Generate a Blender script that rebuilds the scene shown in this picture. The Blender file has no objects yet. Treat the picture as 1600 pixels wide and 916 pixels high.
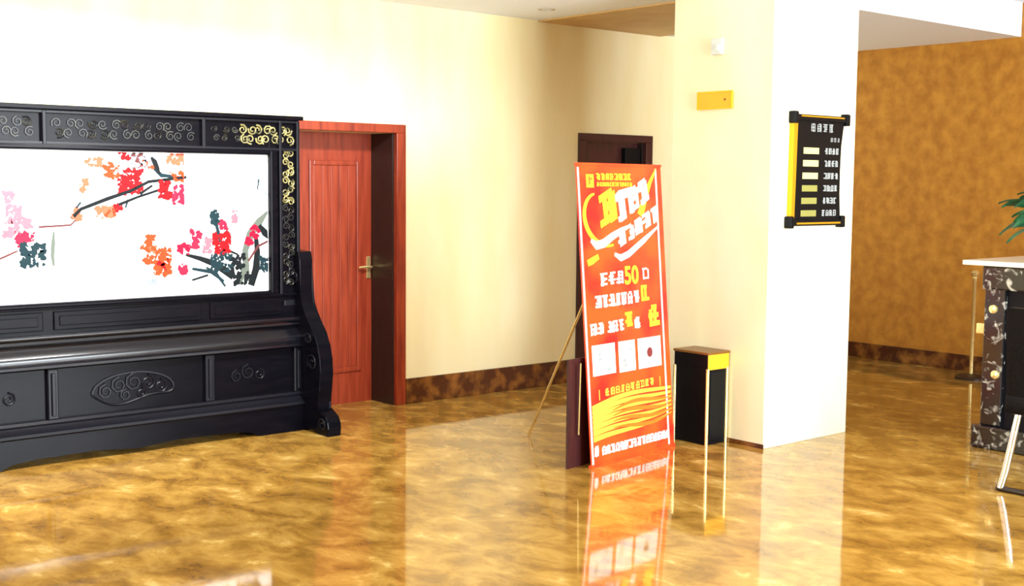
import bpy, bmesh, math, random
from mathutils import Vector, Matrix
C = bpy.context.scene.collection
PI = math.pi

# ---------------------------------------------------------------- camera
cam = bpy.data.cameras.new('camera')
cam.sensor_width = 36.0
cam.lens = 1938.146 / 1600 * 36.0
cam.clip_start = 0.05
camo = bpy.data.objects.new('camera', cam)
C.objects.link(camo)
pit, rol, hd = math.radians(5.061), math.radians(0.5067), math.radians(49.501)
fw = Vector((math.cos(hd) * math.cos(pit), math.sin(hd) * math.cos(pit), -math.sin(pit)))
r0 = Vector((math.sin(hd), -math.cos(hd), 0))
u0 = r0.cross(fw)
r1 = r0 * math.cos(rol) + u0 * math.sin(rol)
u1 = -r0 * math.sin(rol) + u0 * math.cos(rol)
M = Matrix((r1, u1, -fw)).transposed().to_4x4()
M.translation = Vector((0, 0, 1.6))
camo.matrix_world = M
bpy.context.scene.camera = camo

# ---------------------------------------------------------------- world and light
sc = bpy.context.scene
sc.view_settings.view_transform = 'Standard'
sc.view_settings.look = 'None'
sc.view_settings.gamma = 1
sc.view_settings.use_curve_mapping = False
sc.view_settings.exposure = 0.0
w = bpy.data.worlds.new('daylight_sky')
sc.world = w
w.use_nodes = True
bg = w.node_tree.nodes['Background']
bg.inputs[0].default_value = (0.80, 0.90, 1.0, 1)
bg.inputs[1].default_value = 1.5


def area(name, loc, target, sx, sy, power, col):
    l = bpy.data.lights.new(name, 'AREA')
    l.shape = 'RECTANGLE'
    l.size, l.size_y = sx, sy
    l.energy = power
    l.color = col
    o = bpy.data.objects.new(name, l)
    o.location = loc
    o.rotation_euler = (Vector(target) - Vector(loc)).to_track_quat('-Z', 'Y').to_euler()
    C.objects.link(o)
    return o


# daylight coming in through the window in the left wall and through the glazed front
area('window_light_left', (-1.95, 4.9, 1.75), (3, 4.9, 1.75), 3.6, 2.0, 165, (0.96, 0.98, 1.0))
area('window_light_front', (5.2, -2.6, 1.6), (5.4, 4, 1.6), 3.2, 2.4, 1150, (0.88, 0.95, 1.0))
# unseen ceiling lamps added to brighten the back wall's left part (their fittings are built below)
ADDED_LAMPS = [(0.7, 4.6), (2.1, 4.6), (3.5, 4.6)]
for lx, ly in ADDED_LAMPS:
    area('added_ceiling_lamp', (lx, ly, 3.07), (lx, 7.25, 1.7), 0.5, 0.3, 100, (1.0, 0.98, 0.96)).data.spread = math.radians(106)

# ---------------------------------------------------------------- helpers


def lin(r, g, b):
    f = lambda c: (c / 255 / 12.92) if c <= 10 else ((c / 255 + 0.055) / 1.055) ** 2.4
    return (f(r), f(g), f(b), 1)


def mat(name, col, rough=0.5, metal=0.0, spec=0.5, noise=None, bump=0.0, bump_scale=40, coat=0.0):
    """noise = (scale, colour2, amount, stretch xyz)"""
    m = bpy.data.materials.new(name)
    m.use_nodes = True
    nt = m.node_tree
    b = nt.nodes['Principled BSDF']
    b.inputs['Base Color'].default_value = col
    b.inputs['Roughness'].default_value = rough
    b.inputs['Metallic'].default_value = metal
    b.inputs['Specular IOR Level'].default_value = spec
    b.inputs['Coat Weight'].default_value = coat
    tc = nt.nodes.new('ShaderNodeTexCoord')
    if noise:
        s, c2, lo, hi, st = noise
        mp = nt.nodes.new('ShaderNodeMapping')
        mp.inputs['Scale'].default_value = st
        nt.links.new(tc.outputs['Object'], mp.inputs[0])
        n = nt.nodes.new('ShaderNodeTexNoise')
        n.inputs['Scale'].default_value = s
        n.inputs['Detail'].default_value = 5
        nt.links.new(mp.outputs[0], n.inputs['Vector'])
        r = nt.nodes.new('ShaderNodeValToRGB')
        r.color_ramp.elements[0].position = lo
        r.color_ramp.elements[1].position = hi
        r.color_ramp.elements[0].color = col
        r.color_ramp.elements[1].color = c2
        nt.links.new(n.outputs['Fac'], r.inputs[0])
        nt.links.new(r.outputs[0], b.inputs['Base Color'])
    if bump:
        n = nt.nodes.new('ShaderNodeTexNoise')
        n.inputs['Scale'].default_value = bump_scale
        nt.links.new(tc.outputs['Object'], n.inputs['Vector'])
        bp = nt.nodes.new('ShaderNodeBump')
        bp.inputs['Strength'].default_value = bump
        bp.inputs['Distance'].default_value = 0.01
        nt.links.new(n.outputs['Fac'], bp.inputs['Height'])
        nt.links.new(bp.outputs[0], b.inputs['Normal'])
    return m


class MB:
    def __init__(s):
        s.b = bmesh.new()
        s.mi = 0

    def face(s, vs):
        try:
            f = s.b.faces.new(vs)
            f.material_index = s.mi
            return f
        except ValueError:
            return None

    def box(s, x0, x1, y0, y1, z0, z1, bev=0.0):
        P = [(x, y, z) for z in (z0, z1) for y in (y0, y1) for x in (x0, x1)]
        v = [s.b.verts.new(p) for p in P]
        fs = [s.face([v[i] for i in q]) for q in ((0, 2, 3, 1), (4, 5, 7, 6), (0, 1, 5, 4), (2, 6, 7, 3), (0, 4, 6, 2), (1, 3, 7, 5))]
        if bev:
            es = list({e for f in fs for e in f.edges})
            bmesh.ops.bevel(s.b, geom=es, offset=bev, segments=2, affect='EDGES', profile=0.6, material=-1)
        return s

    def obox(s, o, d, u, n, a0, a1, b0, b1, c0, c1):
        """box in the frame o + d*a + u*b + n*c"""
        v = []
        for c in (c0, c1):
            for b in (b0, b1):
                for a in (a0, a1):
                    v.append(s.b.verts.new(o + d * a + u * b + n * c))
        for q in ((0, 2, 3, 1), (4, 5, 7, 6), (0, 1, 5, 4), (2, 6, 7, 3), (0, 4, 6, 2), (1, 3, 7, 5)):
            s.face([v[i] for i in q])
        return s

    def prism(s, pts, axis, a0, a1, bev=0.0):
        """extrude a 2-D outline along axis 'x','y','z'"""
        def P(p, a):
            return {'x': (a, p[0], p[1]), 'y': (p[0], a, p[1]), 'z': (p[0], p[1], a)}[axis]
        A = [s.b.verts.new(P(p, a0)) for p in pts]
        B = [s.b.verts.new(P(p, a1)) for p in pts]
        n = len(pts)
        fs = [s.face(A[::-1]), s.face(B)]
        for i in range(n):
            fs.append(s.face([A[i], A[(i + 1) % n], B[(i + 1) % n], B[i]]))
        if bev:
            es = list({e for f in fs[:2] for e in f.edges})
            bmesh.ops.bevel(s.b, geom=es, offset=bev, segments=2, affect='EDGES', profile=0.6, material=-1)
        return s

    def tube(s, path, r, n=8, cap=True):
        path = [Vector(p) for p in path]
        R = r if isinstance(r, (list, tuple)) else [r] * len(path)
        rings = []
        prev = None
        for i, p in enumerate(path):
            t = (path[min(i + 1, len(path) - 1)] - path[max(i - 1, 0)]).normalized()
            if prev is None:
                a = t.cross(Vector((0, 0, 1)) if abs(t.z) < 0.9 else Vector((1, 0, 0))).normalized()
            else:
                a = (prev - t * prev.dot(t)).normalized()
            prev = a
            b = t.cross(a)
            rings.append([s.b.verts.new(p + (a * math.cos(2 * PI * k / n) + b * math.sin(2 * PI * k / n)) * R[i]) for k in range(n)])
        for i in range(len(rings) - 1):
            for k in range(n):
                s.face([rings[i][k], rings[i][(k + 1) % n], rings[i + 1][(k + 1) % n], rings[i + 1][k]])
        if cap:
            s.face(rings[0][::-1])
            s.face(rings[-1])
        return s

    def lathe(s, cx, cy, prof, n=24):
        rings = [[s.b.verts.new((cx + r * math.cos(2 * PI * k / n), cy + r * math.sin(2 * PI * k / n), z)) for k in range(n)] for r, z in prof]
        for i in range(len(rings) - 1):
            for k in range(n):
                s.face([rings[i][k], rings[i][(k + 1) % n], rings[i + 1][(k + 1) % n], rings[i + 1][k]])
        s.face(rings[0][::-1])
        s.face(rings[-1])
        return s

    def poly(s, pts):
        s.face([s.b.verts.new(p) for p in pts])
        return s

    def build(s, name, mats, parent=None, smooth=False, label=None, stuff=False, recalc=True):
        if recalc:
            bmesh.ops.recalc_face_normals(s.b, faces=s.b.faces[:])
        me = bpy.data.meshes.new(name)
        s.b.to_mesh(me)
        s.b.free()
        for m in (mats if isinstance(mats, (list, tuple)) else [mats]):
            me.materials.append(m)
        if smooth:
            for p in me.polygons:
                p.use_smooth = True
            try:
                me.set_sharp_from_angle(angle=math.radians(40))
            except Exception:
                pass
        o = bpy.data.objects.new(name, me)
        C.objects.link(o)
        if parent is not None:
            q = parent
            off = Vector((0, 0, 0))
            while q is not None:
                off += Vector(q.location)
                q = q.parent
            # children share world coordinates with their thing
            me.transform(Matrix.Translation(-off))
            o.parent = parent
        if label:
            o['label'] = label
        if stuff:
            o['kind'] = 'stuff'
        return o


def B(*a, **k):
    return MB().box(*a, **k)


def thing(name, loc, label=None, cat=None, kind=None, group=None):
    o = bpy.data.objects.new(name, None)
    o.empty_display_size = 0.1
    o.location = loc
    C.objects.link(o)
    if label:
        o['label'] = label
    if cat:
        o['category'] = cat
    if kind:
        o['kind'] = kind
    if group:
        o['group'] = group
    return o


def struct(name, mb, m, parent=None, **k):
    o = mb.build(name, m, parent, **k)
    if parent is None:
        o['kind'] = 'structure'
    return o


def glyph(mb, o, d, u, n, a, b, sz, lift, rnd, th=0.13, wr=0.9):
    """strokes of one small printed character, illegible in the photograph"""
    w_ = sz * wr
    k = 0

    def bar(a0, a1, b0, b1):
        nonlocal k
        mb.obox(o, d, u, n, a + a0 * w_, a + a1 * w_, b + b0 * sz, b + b1 * sz, lift, lift + 0.0008 + 0.0001 * k)
        k += 1
    rows = rnd.choice((2, 3, 3, 4))
    for i in range(rows):
        y = 0.06 + i * (0.82 / max(1, rows - 1))
        x0 = rnd.choice((0.02, 0.1, 0.3))
        x1 = rnd.choice((0.98, 0.9, 0.75))
        bar(x0, x1, y, y + th)
    for x in rnd.sample((0.08, 0.28, 0.45, 0.62, 0.80), rnd.choice((2, 2, 3))):
        bar(x, x + th * 1.1, rnd.choice((0.0, 0.05)), rnd.choice((0.98, 0.9)))
    if rnd.random() < 0.5:
        y = rnd.uniform(0.2, 0.6)
        bar(0.5, 0.62, y, y + 0.3)


# ---------------------------------------------------------------- materials
m_wall = mat('cream_wallpaper', (0.78, 0.69, 0.39, 1), 0.5, noise=(3.0, (0.82, 0.76, 0.50, 1), 0.35, 0.7, (1.4, 1.4, 0.35)))
m_white = mat('white_plaster', (0.86, 0.90, 0.97, 1), 0.8)
m_tan = mat('tan_ceiling_shade', (0.62, 0.42, 0.18, 1), 0.6, noise=(4, (0.55, 0.36, 0.14, 1), 0.4, 0.65, (1, 1, 1)))  # shade of the ceiling corner put into the colour
m_pillar = mat('cream_marble', (0.82, 0.75, 0.50, 1), 0.25, noise=(2.0, (0.86, 0.81, 0.60, 1), 0.4, 0.65, (1, 1, 0.6)))
m_orange = mat('ochre_wallpaper', lin(160, 102, 22), 0.55, noise=(9.0, lin(188, 130, 40), 0.36, 0.68, (1, 1, 1)), bump=0.2, bump_scale=25)
m_skirt = mat('brown_marble', lin(70, 34, 16), 0.2, noise=(9, lin(150, 96, 40), 0.45, 0.75, (1, 1, 1)))
m_door = mat('red_brown_wood', lin(150, 60, 36), 0.32, noise=(6, lin(122, 40, 22), 0.4, 0.7, (6, 6, 0.5)))
m_doorfr = mat('red_brown_casing', lin(140, 52, 24), 0.35, noise=(6, lin(104, 26, 14), 0.4, 0.7, (6, 6, 0.5)))
m_dark = mat('dark_walnut', lin(38, 22, 16), 0.45, noise=(7, lin(24, 14, 12), 0.4, 0.7, (6, 6, 0.5)))
m_maroon = mat('dark_maroon_wood', lin(64, 24, 22), 0.4, noise=(7, lin(44, 18, 18), 0.4, 0.7, (6, 6, 0.5)))
m_lacq = mat('black_lacquer', lin(7, 7, 12), 0.2, spec=0.06, noise=(5, lin(13, 11, 16), 0.4, 0.7, (1, 1, 6)))
m_lacq2 = mat('black_lacquer_edge', lin(16, 16, 22), 0.3, spec=0.15)
m_gloss = mat('polished_lacquer', lin(10, 10, 16), 0.2, spec=0.4)
m_carve = mat('worn_carving', lin(18, 18, 20), 0.35, spec=0.3, noise=(14, lin(44, 44, 34), 0.45, 0.7, (1, 1, 1)))
m_gilt = mat('gilded_carving', lin(150, 142, 92), 0.35, metal=0.3, noise=(30, lin(40, 44, 34), 0.45, 0.7, (1, 1, 1)))
m_panelw = mat('painted_white_glass', (0.86, 0.87, 0.88, 1), 0.35)
m_gold = mat('polished_gold', lin(236, 178, 40), 0.28, metal=0.65)
m_brass = mat('pale_brass', lin(245, 225, 160), 0.15, metal=0.8)
m_goldp = mat('gold_plate', lin(232, 172, 28), 0.4, metal=0.1)
m_black = mat('black_board', lin(10, 12, 15), 0.4, spec=0.15)
m_blackpl = mat('black_satin', lin(10, 9, 13), 0.4, spec=0.12)
m_chrome = mat('chrome', (0.85, 0.85, 0.88, 1), 0.08, metal=1.0)
m_plastic = mat('white_plastic', (0.62, 0.68, 0.66, 1), 0.4)
m_print = mat('banner_print', lin(238, 78, 20), 0.4, noise=(3.2, lin(228, 26, 20), 0.40, 0.62, (1, 1, 1)))
m_white_ink = mat('white_ink', (0.85, 0.84, 0.86, 1), 0.5)
m_pink_ink = mat('pink_ink', lin(250, 200, 196), 0.5)
m_yellow_ink = mat('yellow_ink', lin(250, 214, 40), 0.5)
m_gold_ink = mat('gold_ink', lin(246, 176, 60), 0.5)
m_orange_ink = mat('orange_ink', lin(240, 110, 20), 0.5)
m_dark_ink = mat('brown_ink', lin(120, 40, 40), 0.5)
m_gray_ink = mat('grey_lettering', lin(150, 156, 156), 0.5)
m_olive_ink = mat('olive_lettering', lin(140, 138, 70), 0.5)
m_paley_ink = mat('pale_yellow_lettering', lin(240, 228, 140), 0.5)
m_leaf = mat('leaf_green', lin(28, 92, 50), 0.4, noise=(12, lin(18, 60, 44), 0.4, 0.7, (1, 1, 1)))
m_stem = mat('stem_green', lin(60, 80, 40), 0.5)
m_bronze = mat('bronze_plate', lin(120, 80, 30), 0.35, metal=0.2)
m_pot = mat('white_ceramic', (0.8, 0.8, 0.78, 1), 0.2)
m_soil = mat('soil', lin(50, 34, 22), 0.9)
m_stone = mat('pale_stone_top', (0.78, 0.74, 0.62, 1), 0.2)
m_leather = mat('black_leather', lin(8, 8, 11), 0.5, spec=0.12, bump=0.2, bump_scale=60)
m_frame = mat('window_frame_white', (0.75, 0.75, 0.75, 1), 0.4)


def marble_black():
    m = mat('black_veined_marble', lin(16, 15, 18), 0.15)
    nt = m.node_tree
    b = nt.nodes['Principled BSDF']
    tc = [n for n in nt.nodes if n.type == 'TEX_COORD'][0]
    n = nt.nodes.new('ShaderNodeTexNoise')
    n.inputs['Scale'].default_value = 14
    n.inputs['Detail'].default_value = 3
    n.inputs['Distortion'].default_value = 1.2
    nt.links.new(tc.outputs['Object'], n.inputs['Vector'])
    r = nt.nodes.new('ShaderNodeValToRGB')
    e = r.color_ramp.elements
    e[0].position = 0.55
    e[0].color = lin(16, 15, 18)
    e[1].position = 0.72
    e[1].color = lin(190, 188, 176)
    nt.links.new(n.outputs['Fac'], r.inputs[0])
    nt.links.new(r.outputs[0], b.inputs['Base Color'])
    return m


m_bmarble = marble_black()


def marble_floor():
    m = mat('golden_marble', lin(150, 100, 40), 0.06, spec=0.7)
    nt = m.node_tree
    b = nt.nodes['Principled BSDF']
    tc = [n for n in nt.nodes if n.type == 'TEX_COORD'][0]
    mp = nt.nodes.new('ShaderNodeMapping')
    mp.inputs['Rotation'].default_value = (0, 0, math.radians(38))
    mp.inputs['Scale'].default_value = (1.5, 1.0, 1)
    nt.links.new(tc.outputs['Object'], mp.inputs[0])
    n = nt.nodes.new('ShaderNodeTexNoise')
    n.inputs['Scale'].default_value = 3.4
    n.inputs['Detail'].default_value = 8
    n.inputs['Roughness'].default_value = 0.66
    n.inputs['Distortion'].default_value = 0.35
    nt.links.new(mp.outputs[0], n.inputs['Vector'])
    r = nt.nodes.new('ShaderNodeValToRGB')
    cr = r.color_ramp
    cr.elements[0].position = 0.30
    cr.elements[0].color = lin(112, 76, 28)
    cr.elements[1].position = 0.72
    cr.elements[1].color = lin(232, 204, 130)
    e = cr.elements.new(0.46)
    e.color = lin(152, 112, 46)
    e = cr.elements.new(0.60)
    e.color = lin(184, 144, 68)
    nt.links.new(n.outputs['Fac'], r.inputs[0])
    nt.links.new(r.outputs[0], b.inputs['Base Color'])
    n2 = nt.nodes.new('ShaderNodeTexNoise')
    n2.inputs['Scale'].default_value = 5
    n2.inputs['Detail'].default_value = 2
    nt.links.new(tc.outputs['Object'], n2.inputs['Vector'])
    bp = nt.nodes.new('ShaderNodeBump')
    bp.inputs['Strength'].default_value = 0.06
    bp.inputs['Distance'].default_value = 0.01
    nt.links.new(n2.outputs['Fac'], bp.inputs['Height'])
    nt.links.new(bp.outputs[0], b.inputs['Normal'])
    return m


m_floor = marble_floor()

# ---------------------------------------------------------------- room shell
X0, X1, Y0, Y1 = -1.6, 10.0, -2.2, 7.25
ZL, ZH, YS = 2.85, 3.13, 5.22
T = 0.35
struct('floor', B(X0 - T, X1 + T, Y0 - T, Y1 + T + 0.4, -0.12, 0), m_floor)
cl = struct('ceiling', B(X0 - T, X1 + T, YS, Y1 + T, ZL, ZL + 0.5), m_white)
struct('ceiling_front', B(X0 - T, X1 + T, Y0 - T, YS - 0.001, ZH, ZH + 0.2), m_white)
struct('ceiling_shade_1', B(6.43, 7.80, YS + 0.24, Y1 - 0.002, ZL - 0.012, ZL - 0.0005), m_tan)  # thin tan sheet standing in for shade on the ceiling by the pillar
# back wall, pieced round the two door openings
D1a, D1b, D1h = 4.02, 5.10, 1.945
D2a, D2b, D2h = 6.945, 7.645, 1.945
wb = MB()
wb.box(X0 - T, D1a, Y1, Y1 + T, 0, ZL)
wb.box(D1a, D1b, Y1, Y1 + T, D1h, ZL)
wb.box(D1b, D2a, Y1, Y1 + T, 0, ZL)
wb.box(D2a, D2b, Y1, Y1 + T, D2h, ZL)
wb.box(D2b, X1 + T, Y1, Y1 + T, 0, ZL)
struct('wall_back', wb, m_wall)
struct('wall_right', B(X1, X1 + T, Y0 - T, Y1 - 0.001, 0, ZH), m_orange)
# left wall with window, front wall with glazed opening
wl = MB()
wl.box(X0 - T, X0, Y0, 3.0, 0, ZH)
wl.box(X0 - T, X0, 6.8, Y1 - 0.001, 0, ZH)
wl.box(X0 - T, X0, 3.0, 6.8, 0, 0.7)
wl.box(X0 - T, X0, 3.0, 6.8, 2.7, ZL)
struct('wall_left', wl, m_wall)
wf = MB()
wf.box(X0 - T, 3.2, Y0 - T, Y0 - 0.001, 0, ZH)
wf.box(7.2, X1 - 0.001, Y0 - T, Y0 - 0.001, 0, ZH)
wf.box(3.2, 7.2, Y0 - T, Y0 - 0.001, 2.85, ZH)
wf.box(3.2, 7.2, Y0 - T, Y0 - 0.001, 0, 0.3)
struct('wall_front', wf, m_wall)
wn = thing('window_1', (X0 - 0.2, 4.9, 0.7), kind='structure')
f = MB()
for y in (3.03, 4.27, 5.53, 6.77):
    f.box(X0 - 0.22, X0 - 0.14, y - 0.03, y + 0.03, 0.7, 2.7)
f.box(X0 - 0.22, X0 - 0.14, 3.0, 6.8, 0.7, 0.76)
f.box(X0 - 0.22, X0 - 0.14, 3.0, 6.8, 2.64, 2.7)
f.build('window_frame', m_frame, wn)
wn = thing('window_2', (5.2, Y0 - 0.2, 0.3), kind='structure')
f = MB()
for x in (3.24, 4.53, 5.87, 7.16):
    f.box(x - 0.04, x + 0.04, Y0 - 0.22, Y0 - 0.14, 0.3, 2.85)
f.box(3.2, 7.2, Y0 - 0.22, Y0 - 0.14, 0.3, 0.38)
f.box(3.2, 7.2, Y0 - 0.22, Y0 - 0.14, 2.77, 2.85)
f.build('window_frame', m_frame, wn)
# baseboards
for a, b in ((D1b + 0.085, D2a - 0.085), (D2b + 0.085, X1 - 0.02)):
    struct('baseboard_back', B(a, b, Y1 - 0.018, Y1 - 0.0005, 0, 0.185, bev=0.004), m_skirt)
struct('baseboard_right', B(X1 - 0.018, X1 - 0.0005, Y0, Y1 - 0.001, 0, 0.14, bev=0.004), m_skirt)

# pillar, its top meets the upper ceiling
PX0, PX1, PY0, PY1 = 6.0, 6.855, 4.66, 5.45
pl = thing('pillar', (6.43, 5.05, 0), kind='structure')
B(PX0, PX1, PY0, PY1, 0, ZH, bev=0.004).build('shaft', m_pillar, pl)
sk = MB()
sk.box(PX0 - 0.008, PX0 - 0.0005, PY0 - 0.004, PY1, 0, 0.028)
sk.build('skirting', m_skirt, pl, label='thin brown skirting at the foot of the pillar')


# doors ---------------------------------------------------------------
def casing(d, m, a, b, h, wdt, out=0.02):
    B(a - wdt, a + 0.004, Y1 - out, Y1 + 0.02, 0, h, bev=0.004).build('side_casing', m, d)
    B(b - 0.004, b + wdt, Y1 - out, Y1 + 0.02, 0, h, bev=0.004).build('side_casing', m, d)
    B(a - wdt, b + wdt, Y1 - out, Y1 + 0.02, h, h + 0.06, bev=0.004).build('head_casing', m, d)


def jambs(d, a, b, h):
    B(b - 0.018, b - 0.0005, Y1 + 0.02, Y1 + 0.33, 0, h).build('door_jamb', m_dark, d, label='dark inner jamb of the doorway')
    B(a + 0.0005, a + 0.018, Y1 + 0.02, Y1 + 0.33, 0, h).build('door_jamb', m_dark, d, label='dark inner jamb of the doorway')


d1 = thing('door_1', (4.56, Y1 + 0.3, 0), kind='structure')
casing(d1, m_doorfr, D1a, D1b, D1h, 0.075)
jambs(d1, D1a, D1b, D1h)
LY = Y1 + 0.285
lf = B(D1a + 0.018, D1b - 0.018, LY, LY + 0.04, 0.0, D1h, bev=0.0).build('door_leaf', m_door, d1)
# raised panels with beading
for pa, pb in ((4.12, 4.44), (4.56, 4.985)):
    z0, z1, wd = 0.23, 1.75, 0.035
    for q in ((pa, pa + wd, z0, z1), (pb - wd, pb, z0, z1), (pa + wd, pb - wd, z0, z0 + wd), (pa + wd, pb - wd, z1 - wd, z1)):
        B(q[0], q[1], LY - 0.014, LY + 0.002, q[2], q[3], bev=0.006).build('panel_moulding', m_door, lf)
    n_ = 5
    for i in range(n_):
        aa = pa + wd + (pb - pa - 2 * wd) * i / n_
        ab = pa + wd + (pb - pa - 2 * wd) * (i + 1) / n_
        B(aa + 0.003, ab - 0.003, LY - 0.006, LY + 0.001, z0 + wd, z1 - wd, bev=0.002).build('panel_board', m_door, lf)
hx = 5.052
B(hx - 0.018, hx + 0.018, LY - 0.012, LY, 0.90, 1.06, bev=0.004).build('handle_plate', m_brass, lf)
c = MB()
c.tube([(hx, LY - 0.01, 0.985), (hx, LY - 0.05, 0.985)], 0.009)
c.tube([(hx, LY - 0.05, 0.985), (hx - 0.03, LY - 0.055, 0.99), (hx - 0.11, LY - 0.05, 0.985)], [0.01, 0.01, 0.008])
c.build('door_handle', m_brass, lf, smooth=True, label='brass lever handle')

d2 = thing('door_2', (7.3, Y1 + 0.2, 0), kind='structure')
casing(d2, m_maroon, D2a, D2b, D2h, 0.075)
jambs(d2, D2a, D2b, D2h)
L2 = Y1 + 0.07
lf2 = B(D2a + 0.018, D2b - 0.018, L2, L2 + 0.04, 0.0, D2h).build('door_leaf', m_maroon, d2)
for z0, z1 in ((1.1, 1.65), (0.25, 1.0)):
    B(D2a + 0.12, D2b - 0.12, L2 - 0.012, L2 + 0.001, z0, z1, bev=0.008).build('door_panel', m_maroon, lf2)
c = MB()
c.box(D2b - 0.21, D2b - 0.03, L2 - 0.05, L2 - 0.0005, 1.76, 1.90, bev=0.006)
c.build('door_closer', m_black, lf2, label='black door closer box')

# ---------------------------------------------------------------- carved black screen
SX, SY = 3.0, 6.95           # centre line and front face of the frame
XL, XR = 1.85, 4.15
IL, IR, IB, IT = 2.07, 3.932, 0.905, 1.765
scn = thing('decorative_screen', (SX, 7.05, 0), 'black carved wooden floor screen framing a white plum blossom painting', 'screen')
YB = SY + 0.14
# frame: posts, top rail, bottom rail
for a, b in ((XL, IL - 0.005), (IR + 0.005, XR)):
    B(a, b, SY + 0.03, YB, 0.735, 1.99, bev=0.004).build('column', m_lacq, scn)
B(IL - 0.005, IR + 0.005, SY + 0.03, YB, IT + 0.005, 1.985).build('frieze', m_lacq, scn)
for z in (1.79, 1.965):   # thin raised borders round frieze and columns
    B(XL + 0.01, XR - 0.01, SY + 0.005, SY + 0.035, z, z + 0.018, bev=0.004).build('frieze_border', m_lacq2, scn)
for a, b in ((XR - 0.03, XR - 0.008), (XR - 0.155, XR - 0.135), (XL + 0.008, XL + 0.03), (XL + 0.135, XL + 0.155)):
    B(a, b, SY + 0.0, SY + 0.035, 0.87, 1.98, bev=0.004).build('column_border', m_lacq2, scn)
for a in (2.52, 3.48):
    B(a - 0.011, a + 0.011, SY + 0.0, SY + 0.035, 1.79, 1.98, bev=0.004).build('frieze_divider', m_lacq2, scn)
c = MB()   # top cap
c.box(XL - 0.015, XR + 0.015, SY - 0.01, YB + 0.02, 1.985, 2.012, bev=0.005)
c.build('top_cap', m_lacq, scn)
for a, b, z0, z1 in ((IL - 0.05, IL + 0.005, IB - 0.02, IT + 0.03), (IR - 0.005, IR + 0.05, IB - 0.02, IT + 0.03),
                     (IL, IR, IT - 0.003, IT + 0.03), (IL, IR, IB - 0.03, IB + 0.003)):
    B(a, b, SY - 0.005, SY + 0.05, z0, z1, bev=0.012).build('inner_bead', m_lacq, scn)
pan = B(IL - 0.02, IR + 0.02, SY + 0.03, SY + 0.06, IB - 0.015, IT + 0.015).build('painted_panel', m_panelw, scn, label='white panel painted with red plum blossom')

# base courses: (x overhang, front y, z0, z1, bevel)


def course(name, ov, yf, z0, z1, bev, m=m_lacq, parent=scn):
    return B(XL - ov, XR + ov, yf, YB + 0.02, z0, z1, bev=bev).build(name, m, parent)


course('lower_rail', 0.0, SY + 0.0, 0.868, 0.888, 0.006)
up_back = B(XL + 0.02, XR - 0.02, SY + 0.02, YB, 0.735, 0.868).build('upper_waist', m_lacq, scn)
for a, b in ((XL + 0.05, 2.49), (2.55, 3.45), (3.51, XR - 0.14)):
    q = MB()
    q.box(a, b, SY + 0.008, SY + 0.021, 0.75, 0.855, bev=0.005)
    q.box(a + 0.03, b - 0.03, SY + 0.002, SY + 0.01, 0.775, 0.83, bev=0.004)
    q.build('waist_panel', m_lacq, scn)
course('upper_ledge', 0.03, SY - 0.045, 0.705, 0.735, 0.012, m_gloss)
# convex lotus moulding: a profile swept along x
prof = [(SY + 0.03, 0.70), (SY - 0.03, 0.70), (SY - 0.035, 0.685), (SY - 0.018, 0.672), (SY - 0.012, 0.655), (SY - 0.025, 0.635), (SY - 0.045, 0.612), (SY - 0.052, 0.59),
        (SY - 0.048, 0.57), (SY - 0.06, 0.562), (SY - 0.064, 0.548), (SY - 0.05, 0.538), (SY + 0.03, 0.535)]
MB().prism(prof, 'x', XL - 0.02, XR + 0.02).build('lotus_moulding', m_gloss, scn, smooth=True)
course('lower_waist', -0.01, SY - 0.01, 0.24, 0.54, 0.0)
for a in (2.52, 3.48, XL + 0.05, XR - 0.05):
    q = MB()
    q.box(a - 0.03, a + 0.03, SY - 0.04, SY - 0.009, 0.25, 0.535, bev=0.006)
    q.box(a - 0.012, a + 0.012, SY - 0.052, SY - 0.039, 0.27, 0.515, bev=0.005)
    q.build('waist_post', m_lacq2, scn)
prof = [(SY + 0.03, 0.25), (SY - 0.045, 0.25), (SY - 0.052, 0.235), (SY - 0.045, 0.222), (SY - 0.06, 0.205), (SY - 0.085, 0.19), (SY - 0.09, 0.175), (SY - 0.08, 0.165), (SY + 0.03, 0.165)]
MB().prism(prof, 'x', XL - 0.03, XR + 0.03).build('lower_ledge', m_lacq2, scn, smooth=True)
# plinth with cusped apron feet
pts = [(XL - 0.02, 0.165), (XL - 0.02, 0.0), (XL + 0.35, 0.0), (XL + 0.42, 0.03), (XL + 0.55, 0.045), (SX - 0.25, 0.05), (SX, 0.03), (SX + 0.25, 0.05), (XR - 0.55, 0.045), (XR - 0.42, 0.03), (XR - 0.35, 0.0), (XR + 0.02, 0.0), (XR + 0.02, 0.165)]
MB().prism(pts, 'y', SY - 0.075, YB).build('plinth', m_lacq, scn)

rnd = random.Random(5)


# carved scrolls
def scroll(mb, cx, cz, r, y, turn=1.4, start=0.0, flip=1, rad=0.006):
    p = []
    n = 12
    for i in range(n):
        t = i / (n - 1)
        a = start + flip * turn * 2 * PI * t
        rr = r * (1 - 0.75 * t)
        p.append((cx + rr * math.cos(a), y, cz + rr * math.sin(a)))
    mb.tube(p, [rad * (1 - 0.4 * i / (n - 1)) for i in range(n)], 5)


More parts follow.
